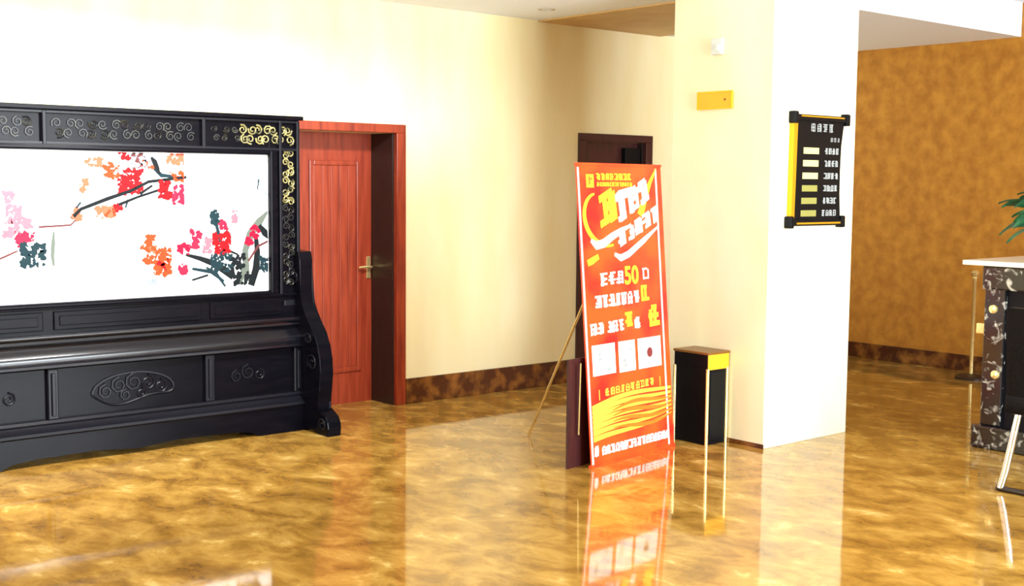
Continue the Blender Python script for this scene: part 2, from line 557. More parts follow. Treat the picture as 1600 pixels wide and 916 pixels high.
def carve_strip(mb, x0, x1, z0, z1, y, step, r):
    if x1 - x0 > z1 - z0:
        n = max(1, int((x1 - x0) / step))
        for i in range(n):
            cx = x0 + (i + 0.5) * (x1 - x0) / n
            for s in (-1, 1):
                scroll(mb, cx + s * 0.008, (z0 + z1) / 2 + s * (z1 - z0) * 0.2 * (1 if i % 2 else -1), r, y, start=rnd.uniform(0, 6), flip=s)
    else:
        n = max(1, int((z1 - z0) / step))
        for i in range(n):
            cz = z0 + (i + 0.5) * (z1 - z0) / n
            for s in (-1, 1):
                scroll(mb, (x0 + x1) / 2 + s * (x1 - x0) * 0.2 * (1 if i % 2 else -1), cz + s * 0.008, r, y, start=rnd.uniform(0, 6), flip=s)


YC = SY + 0.027
c = MB()
carve_strip(c, 2.57, 3.43, 1.82, 1.955, YC, 0.062, 0.030)
carve_strip(c, 1.90, 2.47, 1.82, 1.955, YC, 0.062, 0.030)
carve_strip(c, 3.53, 3.74, 1.82, 1.955, YC, 0.062, 0.022)
c.build('frieze_carving', m_carve, scn, smooth=True, stuff=True)
c = MB()
carve_strip(c, 3.73, 4.10, 1.815, 1.96, YC - 0.006, 0.048, 0.032)
carve_strip(c, 4.02, 4.115, 1.45, 1.80, YC - 0.006, 0.055, 0.026)
c.build('gilded_carving', m_gilt, scn, smooth=True, stuff=True, label='gilded scroll carving at the upper right corner')
c = MB()
carve_strip(c, 4.02, 4.115, 0.93, 1.45, YC - 0.004, 0.055, 0.026)
carve_strip(c, 1.885, 1.985, 0.93, 1.80, YC - 0.004, 0.055, 0.026)
c.build('column_carving', m_carve, scn, smooth=True, stuff=True)
B(4.03, 4.11, SY + 0.012, SY + 0.03, 0.80, 0.84, bev=0.006).build('corner_block', m_lacq2, scn)
# cloud rosette carved on the middle of the lower waist
c = MB()
yy = SY - 0.014
for i, (dx, dz, r) in enumerate(((0, 0.03, 0.055), (-0.09, 0.02, 0.05), (0.09, 0.02, 0.05), (-0.17, -0.01, 0.045), (0.17, -0.01, 0.045), (-0.05, -0.04, 0.035), (0.05, -0.04, 0.035))):
    scroll(c, SX + dx, 0.385 + dz, r, yy, turn=1.6, start=PI / 2, flip=1 if dx <= 0 else -1, rad=0.008)
arc = [(SX + 0.25 * math.cos(t), yy, 0.365 + 0.11 * math.sin(t)) for t in [PI * k / 16 for k in range(17)]]
c.tube(arc, 0.008, 5)
arc = [(SX + 0.25 * math.cos(t), yy, 0.365 - 0.06 * math.sin(t) * (1 + 0.4 * math.cos(3 * t))) for t in [PI * k / 16 for k in range(17)]]
c.tube(arc, 0.007, 5)
c.build('cloud_rosette', m_lacq2, scn, smooth=True, stuff=True)
c = MB()
for ox in (2.2, 3.75):
    for i, (dx, dz, r) in enumerate(((0, 0.02, 0.05), (-0.08, 0.0, 0.04), (0.08, 0.0, 0.04))):
        scroll(c, ox + dx, 0.385 + dz, r, yy, turn=1.5, start=PI / 2, flip=1 if dx <= 0 else -1, rad=0.007)
c.build('side_carving', m_lacq2, scn, smooth=True, stuff=True)

# end brackets, standing forward of the frame on scrolled feet
bp = [(7.09, 1.16), (6.93, 1.15), (6.912, 1.10), (6.910, 0.90), (6.895, 0.82), (6.86, 0.76), (6.80, 0.70), (6.745, 0.64), (6.70, 0.57), (6.675, 0.48), (6.672, 0.38), (6.682, 0.28), (6.705, 0.20),
      (6.705, 0.155), (6.66, 0.15), (6.61, 0.125), (6.585, 0.09), (6.578, 0.05), (6.585, 0.0), (6.70, 0.0), (6.76, 0.03), (6.83, 0.03), (6.87, 0.0), (7.09, 0.0)]
for bx in (XR - 0.04, XL - 0.06):
    br = MB().prism(bp, 'x', bx, bx + 0.10, bev=0.008).build('end_bracket', m_lacq, scn)
    q = MB()
    for sx in (bx - 0.003, bx + 0.103):
        for cy, cz, r in ((6.64, 0.07, 0.045), (6.76, 0.45, 0.06), (6.80, 0.60, 0.04), (6.97, 0.98, 0.05)):
            p = []
            for i in range(14):
                t = i / 13
                a = -0.5 + 1.5 * 2 * PI * t
                p.append((sx, cy + r * (1 - 0.75 * t) * math.cos(a), cz + r * (1 - 0.75 * t) * math.sin(a)))
            q.tube(p, 0.006, 5)
    q.build('bracket_carving', m_lacq2, br, smooth=True, stuff=True)

# the painting: flat print on the panel, shapes given on the panel in metres (x, z)
BLOOMS = [
    ('salmon', 2.76, 1.678, 2.858, 1.72, 9),
    ('orange', 2.867, 1.614, 2.957, 1.696, 9),
    ('red', 2.953, 1.518, 3.1, 1.657, 9),
    ('red', 2.969, 1.537, 3.088, 1.642, 9),
    ('red', 2.95, 1.721, 3.012, 1.76, 9),
    ('salmon', 2.727, 1.529, 2.769, 1.598, 9),
    ('salmon', 2.81, 1.383, 2.91, 1.448, 9),
    ('orange', 2.832, 1.39, 2.928, 1.437, 9),
    ('red', 2.92, 1.418, 2.967, 1.463, 9),
    ('salmon', 2.668, 1.37, 2.725, 1.434, 9),
    ('red', 3.201, 1.488, 3.275, 1.587, 9),
    ('salmon', 3.257, 1.697, 3.372, 1.76, 3.36),
    ('orange', 3.267, 1.595, 3.37, 1.649, 3.36),
    ('red', 3.193, 1.511, 3.255, 1.595, 9),
    ('rose', 3.285, 1.461, 3.377, 1.569, 3.36),
    ('grey', 3.03, 1.671, 3.169, 1.733, 9),
    ('brown', 3.03, 1.671, 3.11, 1.762, 9),
    ('orange', 3.081, 1.672, 3.168, 1.711, 9),
    ('pink', 2.3, 1.472, 2.346, 1.528, 9),
    ('pink', 2.3, 1.36, 2.392, 1.451, 9),
    ('pink', 2.396, 1.331, 2.443, 1.387, 9),
    ('pink', 2.291, 1.269, 2.34, 1.321, 9),
    ('rose', 2.348, 1.229, 2.455, 1.305, 9),
    ('teal', 2.383, 1.111, 2.517, 1.25, 9),
    ('pink', 2.322, 1.297, 2.38, 1.366, 9),
    ('orange', 3.083, 1.183, 3.165, 1.272, 9),
    ('orange', 3.16, 1.025, 3.268, 1.19, 9),
    ('red', 3.189, 1.066, 3.247, 1.148, 9),
    ('crimson', 3.313, 1.158, 3.38, 1.221, 9),
    ('rose', 3.397, 1.19, 3.465, 1.301, 9),
    ('rose', 3.319, 1.034, 3.37, 1.094, 9),
    ('red', 3.548, 1.146, 3.658, 1.286, 9),
    ('red', 3.562, 1.162, 3.65, 1.27, 9),
    ('rose', 3.589, 1.299, 3.642, 1.357, 9),
    ('teal', 3.534, 1.327, 3.582, 1.421, 9),
    ('crimson', 3.799, 1.239, 3.868, 1.318, 9),
    ('pink', 3.672, 1.341, 3.708, 1.412, 9),
    ('teal', 3.53, 1.041, 3.67, 1.155, 9),
    ('ink', 3.669, 1.055, 3.758, 1.14, 9),
    ('ink', 3.681, 0.951, 3.793, 1.03, 9),
    ('grey', 3.107, 0.981, 3.176, 1.02, 9),
    ('grey', 2.981, 1.171, 3.057, 1.229, 9),
    ('grey', 2.325, 1.661, 2.381, 1.703, 9),
    ('salmon', 3.119, 1.171, 3.18, 1.207, 9),
    ('orange', 3.098, 1.107, 3.158, 1.151, 9),
    ('grey', 2.661, 1.21, 2.773, 1.255, 9),
    ('teal', 3.86, 1.028, 3.92, 1.127, 9),
    ('pink', 3.48, 1.16, 3.533, 1.249, 9),
    ('crimson', 3.768, 1.192, 3.813, 1.243, 9)]
BRANCHES = [
    ('ink', [0.02, 0.02, 0.022, 0.02, 0.018, 0.02], [(2.669, 1.377), (2.725, 1.431), (2.88, 1.489), (3.027, 1.537), (3.134, 1.59), (3.374, 1.619)]),
    ('ink', 0.016, [(2.948, 1.455), (3.066, 1.5), (3.197, 1.541)]),
    ('ink', [0.012, 0.03, 0.03, 0.012], [(3.153, 1.733), (3.172, 1.711), (3.188, 1.673), (3.203, 1.636)]),
    ('teal', 0.012, [(2.699, 1.438), (2.726, 1.471)]),
    ('teal', 0.012, [(3.007, 1.485), (2.99, 1.436)]),
    ('moss', [0.03, 0.05, 0.05, 0.05, 0.05], [(3.937, 1.406), (3.863, 1.343), (3.8, 1.267), (3.763, 1.164), (3.774, 0.971)]),
    ('ink', [0.03, 0.045, 0.05, 0.04], [(3.84, 1.242), (3.848, 1.149), (3.838, 1.049), (3.801, 0.945)]),
    ('ink', [0.02, 0.03, 0.04, 0.05], [(3.363, 1.152), (3.455, 1.126), (3.552, 1.091), (3.681, 1.007)]),
    ('teal', [0.02, 0.03, 0.02], [(3.403, 1.065), (3.53, 1.041), (3.615, 0.978)]),
    ('grey', [0.02, 0.016, 0.01], [(3.919, 1.507), (3.888, 1.564), (3.835, 1.639)]),
    ('grey', 0.012, [(3.842, 1.443), (3.897, 1.511)]),
    ('brown', 0.014, [(3.784, 1.099), (3.853, 1.19), (3.926, 1.22)]),
    ('moss', [0.01, 0.022, 0.022, 0.01], [(2.569, 1.306), (2.564, 1.241), (2.558, 1.17), (2.564, 1.112)]),
    ('brown', 0.01, [(2.254, 1.155), (2.323, 1.184), (2.368, 1.204)]),
    ('teal', [0.02, 0.03, 0.02], [(2.397, 1.231), (2.417, 1.188), (2.429, 1.131)]),
    ('teal', 0.02, [(2.464, 1.244), (2.509, 1.214)]),
    ('ink', 0.016, [(3.402, 0.995), (3.508, 1.022)]),
    ('teal', 0.02, [(3.539, 1.413), (3.568, 1.327), (3.597, 1.224)]),
    ('ink', [0.02, 0.035, 0.02], [(3.714, 1.133), (3.669, 1.075), (3.686, 0.991)]),
    ('ink', [0.012, 0.02, 0.01], [(3.597, 1.224), (3.653, 1.167), (3.714, 1.141)]),
    ('ink', [0.03, 0.04, 0.02], [(3.863, 1.322), (3.903, 1.273), (3.935, 1.24)]),
    ('moss', [0.03, 0.03, 0.02], [(3.713, 1.101), (3.748, 1.032), (3.729, 0.957)]),
    ('teal', [0.012, 0.02, 0.012], [(3.496, 1.07), (3.564, 1.028), (3.624, 0.946)]),
    ('teal', 0.01, [(3.862, 1.611), (3.852, 1.547)]),
    ('ink', [0.014, 0.022, 0.014], [(3.027, 1.537), (3.086, 1.522), (3.158, 1.568)]),
    ('teal', [0.02, 0.03, 0.02], [(3.168, 1.673), (3.215, 1.628), (3.288, 1.622)]),
    ('brown', 0.012, [(2.484, 1.333), (2.664, 1.341), (2.694, 1.369)])]
YP = SY + 0.0296
hues = {'red': (166, 8, 16), 'rose': (168, 26, 52), 'pink': (186, 92, 104), 'orange': (184, 56, 22), 'salmon': (190, 84, 60), 'crimson': (156, 10, 42), 'teal': (18, 40, 46), 'grey': (120, 128, 138), 'ink': (12, 18, 20), 'moss': (84, 92, 84), 'brown': (84, 44, 44)}
inks = {k: mat('paint_' + k, lin(*v), 0.5, spec=0.1) for k, v in hues.items()}
lift = 0


def petal(mb, cx, cz, a, b, ang, clip):
    global lift
    lift = (lift + 1) % 40
    y = YP - 0.0001 - lift * 0.00006
    pts = []
    ph = rnd.uniform(0, 6)
    for k in range(11):
        t = 2 * PI * k / 11
        q = 1 + 0.16 * math.sin(3 * t + ph) + 0.10 * math.sin(5 * t + 2 * ph)
        x = a * q * math.cos(t)
        z = b * q * math.sin(t)
        px = cx + x * math.cos(ang) - z * math.sin(ang)
        pz = cz + x * math.sin(ang) + z * math.cos(ang)
        px = min(px, clip, IR - 0.008)
        px = max(px, IL + 0.008)
        pz = min(max(pz, IB + 0.006), IT - 0.006)
        pts.append((px, y, pz))
    mb.poly(pts)


by = {}
for hue, x0, z0, x1, z1, clip in BLOOMS:
    mb = by.setdefault(hue, MB())
    x0, z0, x1, z1 = x0 - 0.008, z0 - 0.008, x1 + 0.008, z1 + 0.008
    w_, h_ = x1 - x0, z1 - z0
    n_ = max(4, int(w_ * h_ / 0.00032))
    for i in range(n_):
        r = rnd.uniform(0.007, 0.018)
        petal(mb, rnd.uniform(x0 + r * 0.6, x1 - r * 0.6), rnd.uniform(z0 + r * 0.6, z1 - r * 0.6), r * rnd.uniform(0.8, 1.3), r * rnd.uniform(0.6, 1.0), rnd.uniform(0, PI), clip)
for hue, mb in by.items():
    mb.build('painted_blossom' if hue not in ('teal', 'grey', 'ink', 'moss') else 'painted_leaf', inks[hue], pan, stuff=True, label=hue + ' brush dabs of the painting')
by = {}
for hue, wid, pts in BRANCHES:
    mb = by.setdefault(hue, MB())
    lift = (lift + 1) % 40
    y = YP - 0.0001 - lift * 0.00006
    n_ = len(pts)
    lo, hi = [], []
    for i in range(n_):
        a = Vector(pts[max(0, i - 1)])
        b = Vector(pts[min(n_ - 1, i + 1)])
        t = (b - a).normalized()
        nn = Vector((-t.y, t.x))
        ww = (wid[i] if isinstance(wid, (list, tuple)) else wid) * rnd.uniform(0.8, 1.2) / 2
        p = Vector(pts[i])
        lo.append((min(p.x - nn.x * ww, IR - 0.008), y, p.y - nn.y * ww))
        hi.append((min(p.x + nn.x * ww, IR - 0.008), y, p.y + nn.y * ww))
    for i in range(n_ - 1):
        mb.poly([lo[i], lo[i + 1], hi[i + 1], hi[i]])
for hue, mb in by.items():
    mb.build('painted_branch', inks[hue], pan, stuff=True, label=hue + ' brush strokes of the painted branches')
c = MB()
ex, ez, ey = Vector((1, 0, 0)), Vector((0, 0, 1)), Vector((0, -1, 0))
for i, x in enumerate((2.29, 2.37, 2.45, 2.53)):
    glyph(c, Vector((x, YP, 1.655)), ex, ez, ey, 0, 0, 0.05, 0.0002, rnd)
c.build('painted_inscription', inks['grey'], pan, stuff=True)

# ---------------------------------------------------------------- banner stand
BL = Vector((4.813, 4.928, 0.0))
bd = Vector((0.83, 0.13, 0)).normalized()
bn = Vector((-bd.y, bd.x, 0))           # away from the viewer
bu = (bn * 0.142 + Vector((0, 0, 1.703))).normalized()
bN = bd.cross(bu)                       # towards the viewer
BW, BH = 0.84, 1.71
ban = thing('banner_stand', BL + bd * 0.42, 'tall red advertising banner on a leaning stand in front of dark doorway', 'banner')
sheet = MB().obox(BL, bd, bu, bN, 0, BW, 0.012, BH, -0.008, 0.0).build('banner_sheet', m_print, ban)
for a in (0.004, BW - 0.066):
    MB().obox(BL, bd, bu, bN, a, a + 0.018, 0.02, BH - 0.01, 0.0001, 0.0006).build('border_line', m_pink_ink, sheet, label='pale pink vertical border line')
MB().obox(BL, bd, bu, bN, -0.004, BW + 0.004, BH, BH + 0.015, -0.012, 0.004).build('end_rail', m_print, ban)
MB().obox(BL, bd, bu, bN, -0.004, BW + 0.004, 0.0, 0.018, -0.02, 0.004).build('end_rail', m_print, ban)
q = MB()
bo = BL - bd * 0.105 + bn * 0.095
q.obox(bo, bd, Vector((0, 0, 1)), -bn, 0.0, 0.86, 0.0, 0.62, -0.012, 0.0)
q.build('backing_board', m_maroon, ban, label='dark maroon board behind the foot of the banner')
q = MB()
q.tube([BL + bd * 0.10 + bu * 1.02 - bN * 0.02, Vector((5.128, 5.829, 0.008))], 0.008, 8)
q.build('support_rod', m_brass, ban, smooth=True, label='thin pale brass prop rod')
q = MB()
q.tube([BL + bd * 0.70 + bu * 1.02 - bN * 0.02, Vector((5.62, 5.86, 0.008))], 0.008, 8)
q.build('support_rod', m_brass, ban, smooth=True)
q = MB()
q.tube([BL + bd * -0.03 + bu * 0.19 + bn * 0.06, BL + bd * -0.04 + bu * 0.60 + bn * 0.01], 0.005, 6)
q.build('edge_rod', m_brass, ban, smooth=True)

brn = random.Random(11)
LW, LY_, LG = m_white_ink, m_yellow_ink, m_gold_ink


def text_row(ink, a0, a1, b0, n_, sz, slope=0.0, th=0.16):
    mb = MB()
    dd = (bd + bu * slope).normalized()
    uu = (bu - bd * slope * 0.3).normalized()
    for i in range(n_):
        a = a0 + (a1 - a0) * i / n_
        glyph(mb, BL + bd * a + bu * (b0 + slope * (a - a0)), dd, uu, bN, 0, 0, sz, 0.0003, brn, th=th, wr=min(1.0, (a1 - a0) / n_ / sz * 0.95))
    mb.build('lettering', ink, sheet, stuff=True)


# logo and two small lines
q = MB()
q.obox(BL, bd, bu, bN, 0.085, 0.155, 1.585, 1.66, 0.0002, 0.0008)
q.build('logo_square', m_yellow_ink, sheet)
q = MB()
q.obox(BL, bd, bu, bN, 0.105, 0.122, 1.60, 1.648, 0.0009, 0.0012)
q.obox(BL, bd, bu, bN, 0.122, 0.142, 1.628, 1.640, 0.0009, 0.0012)
q.build('logo_mark', m_orange_ink, sheet, stuff=True)
text_row(LY_, 0.18, 0.53, 1.628, 8, 0.036, th=0.2)
text_row(LY_, 0.18, 0.53, 1.592, 14, 0.022, th=0.2)


def brush(name, ink, pts, wid, lift_):
    q = MB()
    stroke(q, pts, wid, lift_)
    q.build(name, ink, sheet, recalc=False)


def stroke(mb, pts, wid, lift_):
    lo, hi = [], []
    n_ = len(pts)
    for i in range(n_):
        a = Vector(pts[max(0, i - 1)])
        b = Vector(pts[min(n_ - 1, i + 1)])
        t = (b - a).normalized()
        nn = Vector((-t.y, t.x)) * (wid[i] if isinstance(wid, (list, tuple)) else wid) / 2
        p = Vector(pts[i])
        for L_, s in ((lo, -1), (hi, 1)):
            e = p + nn * s
            L_.append(BL + bd * e.x + bu * e.y + bN * lift_)
    for i in range(n_ - 1):
        mb.poly([lo[i], hi[i], hi[i + 1], lo[i + 1]])


# big swirl and diagonal streak
arc = [(0.26 + 0.17 * math.cos(t) + 0.10 * (t - 4.2) / 3, 1.40 + 0.15 * math.sin(t)) for t in [1.7 + 3.2 * k / 20 for k in range(21)]]
brush('swirl', m_yellow_ink, arc, [0.012 + 0.022 * math.sin(PI * k / 20) for k in range(21)], 0.0005)
brush('streak', m_yellow_ink, [(0.60, 1.42), (0.66, 1.53), (0.72, 1.62), (0.79, 1.70)], [0.06, 0.045, 0.03, 0.012], 0.0006)
brush('dash', m_yellow_ink, [(0.06, 1.157), (0.10, 1.168), (0.165, 1.192)], [0.035, 0.04, 0.03], 0.0005)
brush('flourish', m_white_ink, [(0.10, 1.285), (0.15, 1.255), (0.22, 1.265), (0.30, 1.30), (0.40, 1.335), (0.48, 1.36)], [0.02, 0.05, 0.05, 0.045, 0.035, 0.015], 0.0007)
brush('flourish', m_white_ink, [(0.31, 1.50), (0.40, 1.54), (0.52, 1.565), (0.68, 1.58)], [0.02, 0.06, 0.05, 0.012], 0.0007)
brush('flourish', m_white_ink, [(0.32, 1.20), (0.38, 1.175), (0.46, 1.195), (0.62, 1.27), (0.78, 1.35)], [0.02, 0.04, 0.04, 0.035, 0.012], 0.0007)
text_row(LY_, 0.20, 0.38, 1.34, 1, 0.17, 0.4, th=0.24)
text_row(LW, 0.37, 0.72, 1.37, 3, 0.13, 0.42, th=0.24)
text_row(LW, 0.36, 0.80, 1.225, 5, 0.085, 0.38, th=0.24)
# three rows of offers
text_row(LW, 0.17, 0.40, 1.02, 3, 0.072, 0.03)
text_row(LW, 0.59, 0.67, 1.035, 1, 0.068, 0.03)
text_row(LW, 0.11, 0.55, 0.895, 7, 0.068, 0.02, th=0.2)
text_row(LY_, 0.56, 0.68, 0.905, 1, 0.09, 0.02, th=0.22)
text_row(LW, 0.05, 0.18, 0.745, 2, 0.062, 0.03, th=0.2)
text_row(LW, 0.21, 0.38, 0.748, 3, 0.062, 0.03, th=0.2)
text_row(LY_, 0.385, 0.47, 0.765, 1, 0.082, 0.03, th=0.22)
text_row(LW, 0.48, 0.55, 0.752, 1, 0.062, 0.03, th=0.2)
text_row(LY_, 0.63, 0.78, 0.745, 1, 0.12, 0.03, th=0.24)
# bracketed line and foot band
text_row(LG, 0.16, 0.66, 0.390, 10, 0.042, 0.02, th=0.2)
MB().obox(BL, bd, bu, bN, 0.10, 0.108, 0.375, 0.435, 0.0003, 0.001).build('bracket_mark', LG, sheet)
MB().obox(BL, bd, bu, bN, 0.715, 0.723, 0.385, 0.445, 0.0003, 0.001).build('bracket_mark', LG, sheet)
text_row(LW, 0.10, 0.80, 0.060, 16, 0.046, 0.0, th=0.24)
text_row(LW, 0.03, 0.075, 0.060, 1, 0.055, 0.0, th=0.24)
fc = bpy.data.curves.new('number', 'FONT')     # the yellow 50
fc.body = '50'
fc.size = 0.145
fc.offset = 0.004
tmp = bpy.data.objects.new('number', fc)
C.objects.link(tmp)
me = bpy.data.meshes.new_from_object(tmp.evaluated_get(bpy.context.evaluated_depsgraph_get()))
bpy.data.objects.remove(tmp)
MM = Matrix((bd, bu, bN)).transposed().to_4x4()
MM.translation = BL + bd * 0.405 + bu * 1.022 + bN * 0.0008
me.transform(MM)
me.transform(Matrix.Translation(-ban.location))
me.materials.append(m_yellow_ink)
o = bpy.data.objects.new('number', me)
C.objects.link(o)
o.parent = sheet
# three dish pictures
for k, (a0, a1, b0, b1) in enumerate(((0.055, 0.275, 0.515, 0.69), (0.31, 0.475, 0.51, 0.69), (0.505, 0.745, 0.51, 0.69))):
    ph = MB().obox(BL, bd, bu, bN, a0, a1, b0, b1, 0.0002, 0.0012).build('dish_picture', m_white_ink, sheet)
    q = MB()
    cx, cz = (a0 + a1) / 2, (b0 + b1) / 2
    if k == 2:
        ring = [BL + bd * (cx + 0.03 * math.cos(t)) + bu * (cz + 0.03 * math.sin(t)) + bN * 0.0016 for t in [2 * PI * i / 16 for i in range(16)]]
        q.poly(ring)
        q.build('dish', m_dark_ink, ph)
    else:
        for i in range(3):
            q = MB()
            x, z = cx + brn.uniform(-0.05, 0.05), cz + brn.uniform(-0.06, 0.06)
            q.poly([BL + bd * (x + 0.018 * math.cos(t)) + bu * (z + 0.012 * math.sin(t)) + bN * (0.0014 + i * 0.0001) for t in [2 * PI * j / 12 for j in range(12)]])
            q.build('dish', m_gray_ink, ph)
# sweeping golden waves near the foot
for k in range(7):
    b0 = 0.355 - 0.026 * k
    brush('gold_wave', m_gold_ink, [(0.03 + 0.8 * t, b0 - 0.02 + 0.05 * t + 0.022 * math.sin(PI * 1.3 * t + 0.25 * k) - 0.05 * (1 - t) * (k / 7)) for t in [i / 14 for i in range(15)]],
          [0.030 * (1 - (i / 14) ** 1.5 * (0.4 + 0.08 * k)) for i in range(15)], 0.0003 + 0.0001 * k)
for k in range(4):
    b0 = 0.30 - 0.04 * k
    brush('orange_wave', m_orange_ink, [(0.22 + 0.6 * t, b0 + 0.03 * t + 0.02 * math.sin(PI * 1.5 * t + 0.5 * k)) for t in [i / 12 for i in range(13)]], [0.004 + 0.02 * math.sin(PI * i / 12) for i in range(13)], 0.0012 + 0.0001 * k)

# ---------------------------------------------------------------- waste bin
bx0, bx1, by0, by1 = 5.795, 5.985, 4.935, 5.21
bn_ = thing('waste_bin', ((bx0 + bx1) / 2, (by0 + by1) / 2, 0), 'black waste bin with a gold top band standing against the cream pillar', 'bin')
B(bx0 + 0.006, bx1 - 0.006, by0 + 0.006, by1 - 0.006, 0.0, 0.475, bev=0.004).build('body', m_blackpl, bn_)
B(bx0 + 0.03, bx1 - 0.03, by0 + 0.001, by0 + 0.0058, 0.03, 0.45, bev=0.002).build('front_panel', m_black, bn_)
B(bx0, bx1, by0 + 0.004, by1, 0.475, 0.562, bev=0.004).build('lid', m_blackpl, bn_)
B(bx0 + 0.002, bx1 + 0.008, by0 - 0.002, by0 + 0.0035, 0.468, 0.562, bev=0.002).build('front_band', m_goldp, bn_, label='gold band across the front of the lid')
B(bx0 - 0.008, bx1 + 0.008, by0 - 0.008, by1 + 0.004, 0.562, 0.578, bev=0.004).build('top_plate', m_bronze, bn_)
for (x, y) in ((bx0, by0), (bx1, by0), (bx0, by1), (bx1, by1)):
    MB().tube([(x + 0.004 * (1 if x == bx0 else -1), y + 0.004 * (1 if y == by0 else -1), 0.0), (x + 0.004 * (1 if x == bx0 else -1), y + 0.004 * (1 if y == by0 else -1), 0.475)], 0.011, 10).build('corner_post', m_brass, bn_, smooth=True)

# ---------------------------------------------------------------- things on the pillar
g = thing('gold_sign', (5.99, 5.09, 2.12), 'small gold plate fixed high on the shaded side of the pillar', 'sign')
B(5.984, 5.9995, 4.955, 5.232, 2.068, 2.178, bev=0.003).build('plate', m_goldp, g)
for a0, a1, z0, z1 in ((4.955, 5.232, 2.068, 2.075), (4.955, 5.232, 2.171, 2.178), (4.955, 4.962, 2.075, 2.171), (5.225, 5.232, 2.075, 2.171)):
    B(5.980, 5.985, a0, a1, z0, z1).build('rim', m_gold, g)
c = MB()
c.poly([(5.9838, 5.01 + 0.008 * math.cos(t), 2.125 + 0.008 * math.sin(t)) for t in [2 * PI * k / 12 for k in range(12)]])
c.build('printed_dot', m_dark_ink, g)

s_ = thing('wall_sensor', (5.98, 5.08, 2.45), 'small pale sensor box above the gold plate on the pillar', 'sensor')
B(5.972, 5.9995, 5.035, 5.122, 2.40, 2.50, bev=0.008).build('housing', m_plastic, s_)
c = MB()
c.tube([(5.973, 5.065, 2.44), (5.962, 5.065, 2.44), (5.958, 5.065, 2.44)], [0.022, 0.018, 0.008], 14)
c.build('lens', m_plastic, s_, smooth=True)

dr = thing('directory_board', (6.44, 4.64, 1.69), 'black framed directory board with yellow and grey lettering on the white pillar face', 'sign')
yb = PY0 - 0.0005
pts = [(6.195, 1.38), (6.675, 1.38), (6.662, 1.55), (6.66, 1.70), (6.665, 1.85), (6.69, 2.0), (6.205, 2.0)]
MB().prism(pts, 'y', yb - 0.030, yb).build('board', m_black, dr)
c = MB()
c.box(6.165, 6.722, yb - 0.044, yb, 1.995, 2.032, bev=0.006)
c.build('top_bar', m_black, dr)
for x in (6.16, 6.69):
    B(x, x + 0.04, yb - 0.05, yb, 1.975, 2.05, bev=0.01).build('corner_knob', m_black, dr)
c = MB()
c.box(6.150, 6.70, yb - 0.044, yb, 1.355, 1.392, bev=0.006)
c.build('bottom_bar', m_black, dr)
for x in (6.142, 6.668):
    B(x, x + 0.04, yb - 0.05, yb, 1.34, 1.415, bev=0.01).build('corner_knob', m_black, dr)
c = MB()
c.prism([(6.166, 1.392), (6.196, 1.392), (6.202, 1.69), (6.208, 1.995), (6.172, 1.995)], 'y', yb - 0.036, yb - 0.001)
c.build('gold_strip', m_gold, dr, label='gold strip down the left edge')
B(6.21, 6.66, yb - 0.0455, yb - 0.0441, 1.365, 1.376).build('gold_line', m_gold, dr)
B(6.23, 6.67, yb - 0.0455, yb - 0.0441, 2.018, 2.026).build('gold_line', m_gold, dr)
rnd2 = random.Random(3)
do, dd, du, dn = Vector((0, yb - 0.030, 0)), Vector((1, 0, 0)), Vector((0, 0, 1)), Vector((0, -1, 0))
c = MB()
for i in range(4):
    glyph(c, do, dd, du, dn, 6.345 + i * 0.062, 1.93, 0.05, 0.0003, rnd2)
for i in range(3):
    glyph(c, do, dd, du, dn, 6.55 + i * 0.034, 1.872, 0.026, 0.0003, rnd2)
c.build('title', m_gray_ink, dr, stuff=True)
for i in range(6):
    z = 1.795 - i * 0.0765
    xo = 6.277 - 0.0025 * i
    q = MB()
    q.obox(do, dd, du, dn, xo, xo + 0.155, z, z + 0.038, 0.0003, 0.0016)
    q.build('row_plate', m_paley_ink if i < 3 else m_olive_ink, dr)
    q = MB()
    for k in range(4):
        glyph(q, do, dd, du, dn, xo + 0.215 + k * 0.038, z, 0.036, 0.0003, rnd2, th=0.2)
    q.build('row_lettering', m_gray_ink, dr, stuff=True)

# ---------------------------------------------------------------- stanchion by the ochre wall
st = thing('queue_post', (9.62, 5.33, 0), 'slim brass queue post with dark disc base before the ochre wall', 'post')
MB().lathe(9.62, 5.33, [(0.13, 0.0), (0.13, 0.018), (0.10, 0.032), (0.03, 0.042)]).build('base', m_dark, st, smooth=True)
MB().lathe(9.62, 5.33, [(0.016, 0.04), (0.016, 0.82), (0.02, 0.825), (0.02, 0.86)], 16).build('pole', m_brass, st, smooth=True)
MB().lathe(9.62, 5.33, [(0.022, 0.86), (0.034, 0.875), (0.036, 0.895), (0.02, 0.912), (0.004, 0.916)], 16).build('finial', m_brass, st, smooth=True)

# ---------------------------------------------------------------- reception counter
ct = thing('reception_counter', (7.45, 2.4, 0), 'black marble reception counter with pale stone top at the right edge', 'counter')
CY = 3.88
B(7.16, 7.74, 0.9, CY - 0.03, 0.12, 1.10).build('body', m_blackpl, ct)
B(7.13, 7.77, CY - 0.13, CY, 0.14, 1.0, bev=0.006).build('pilaster', m_bmarble, ct)
B(7.08, 7.80, 0.9, CY + 0.03, 0.0, 0.14, bev=0.01).build('plinth', m_bmarble, ct)
B(7.10, 7.78, 0.9, CY + 0.005, 0.98, 1.125, bev=0.01).build('cornice', m_bmarble, ct)
B(7.06, 7.82, 0.88, CY + 0.12, 1.125, 1.155, bev=0.006).build('countertop', m_stone, ct)
for (y, z) in ((CY - 0.06, 0.86), (CY - 0.09, 0.46)):
    q = MB()
    q.tube([(7.131, y, z), (7.118, y, z), (7.112, y, z)], [0.028, 0.026, 0.012], 12)
    q.build('gold_stud', m_brass, ct, smooth=True)
B(7.14, 7.20, CY, CY + 0.055, 0.70, 0.765, bev=0.006).build('gold_stud', m_brass, ct, label='gold block projecting from the end')

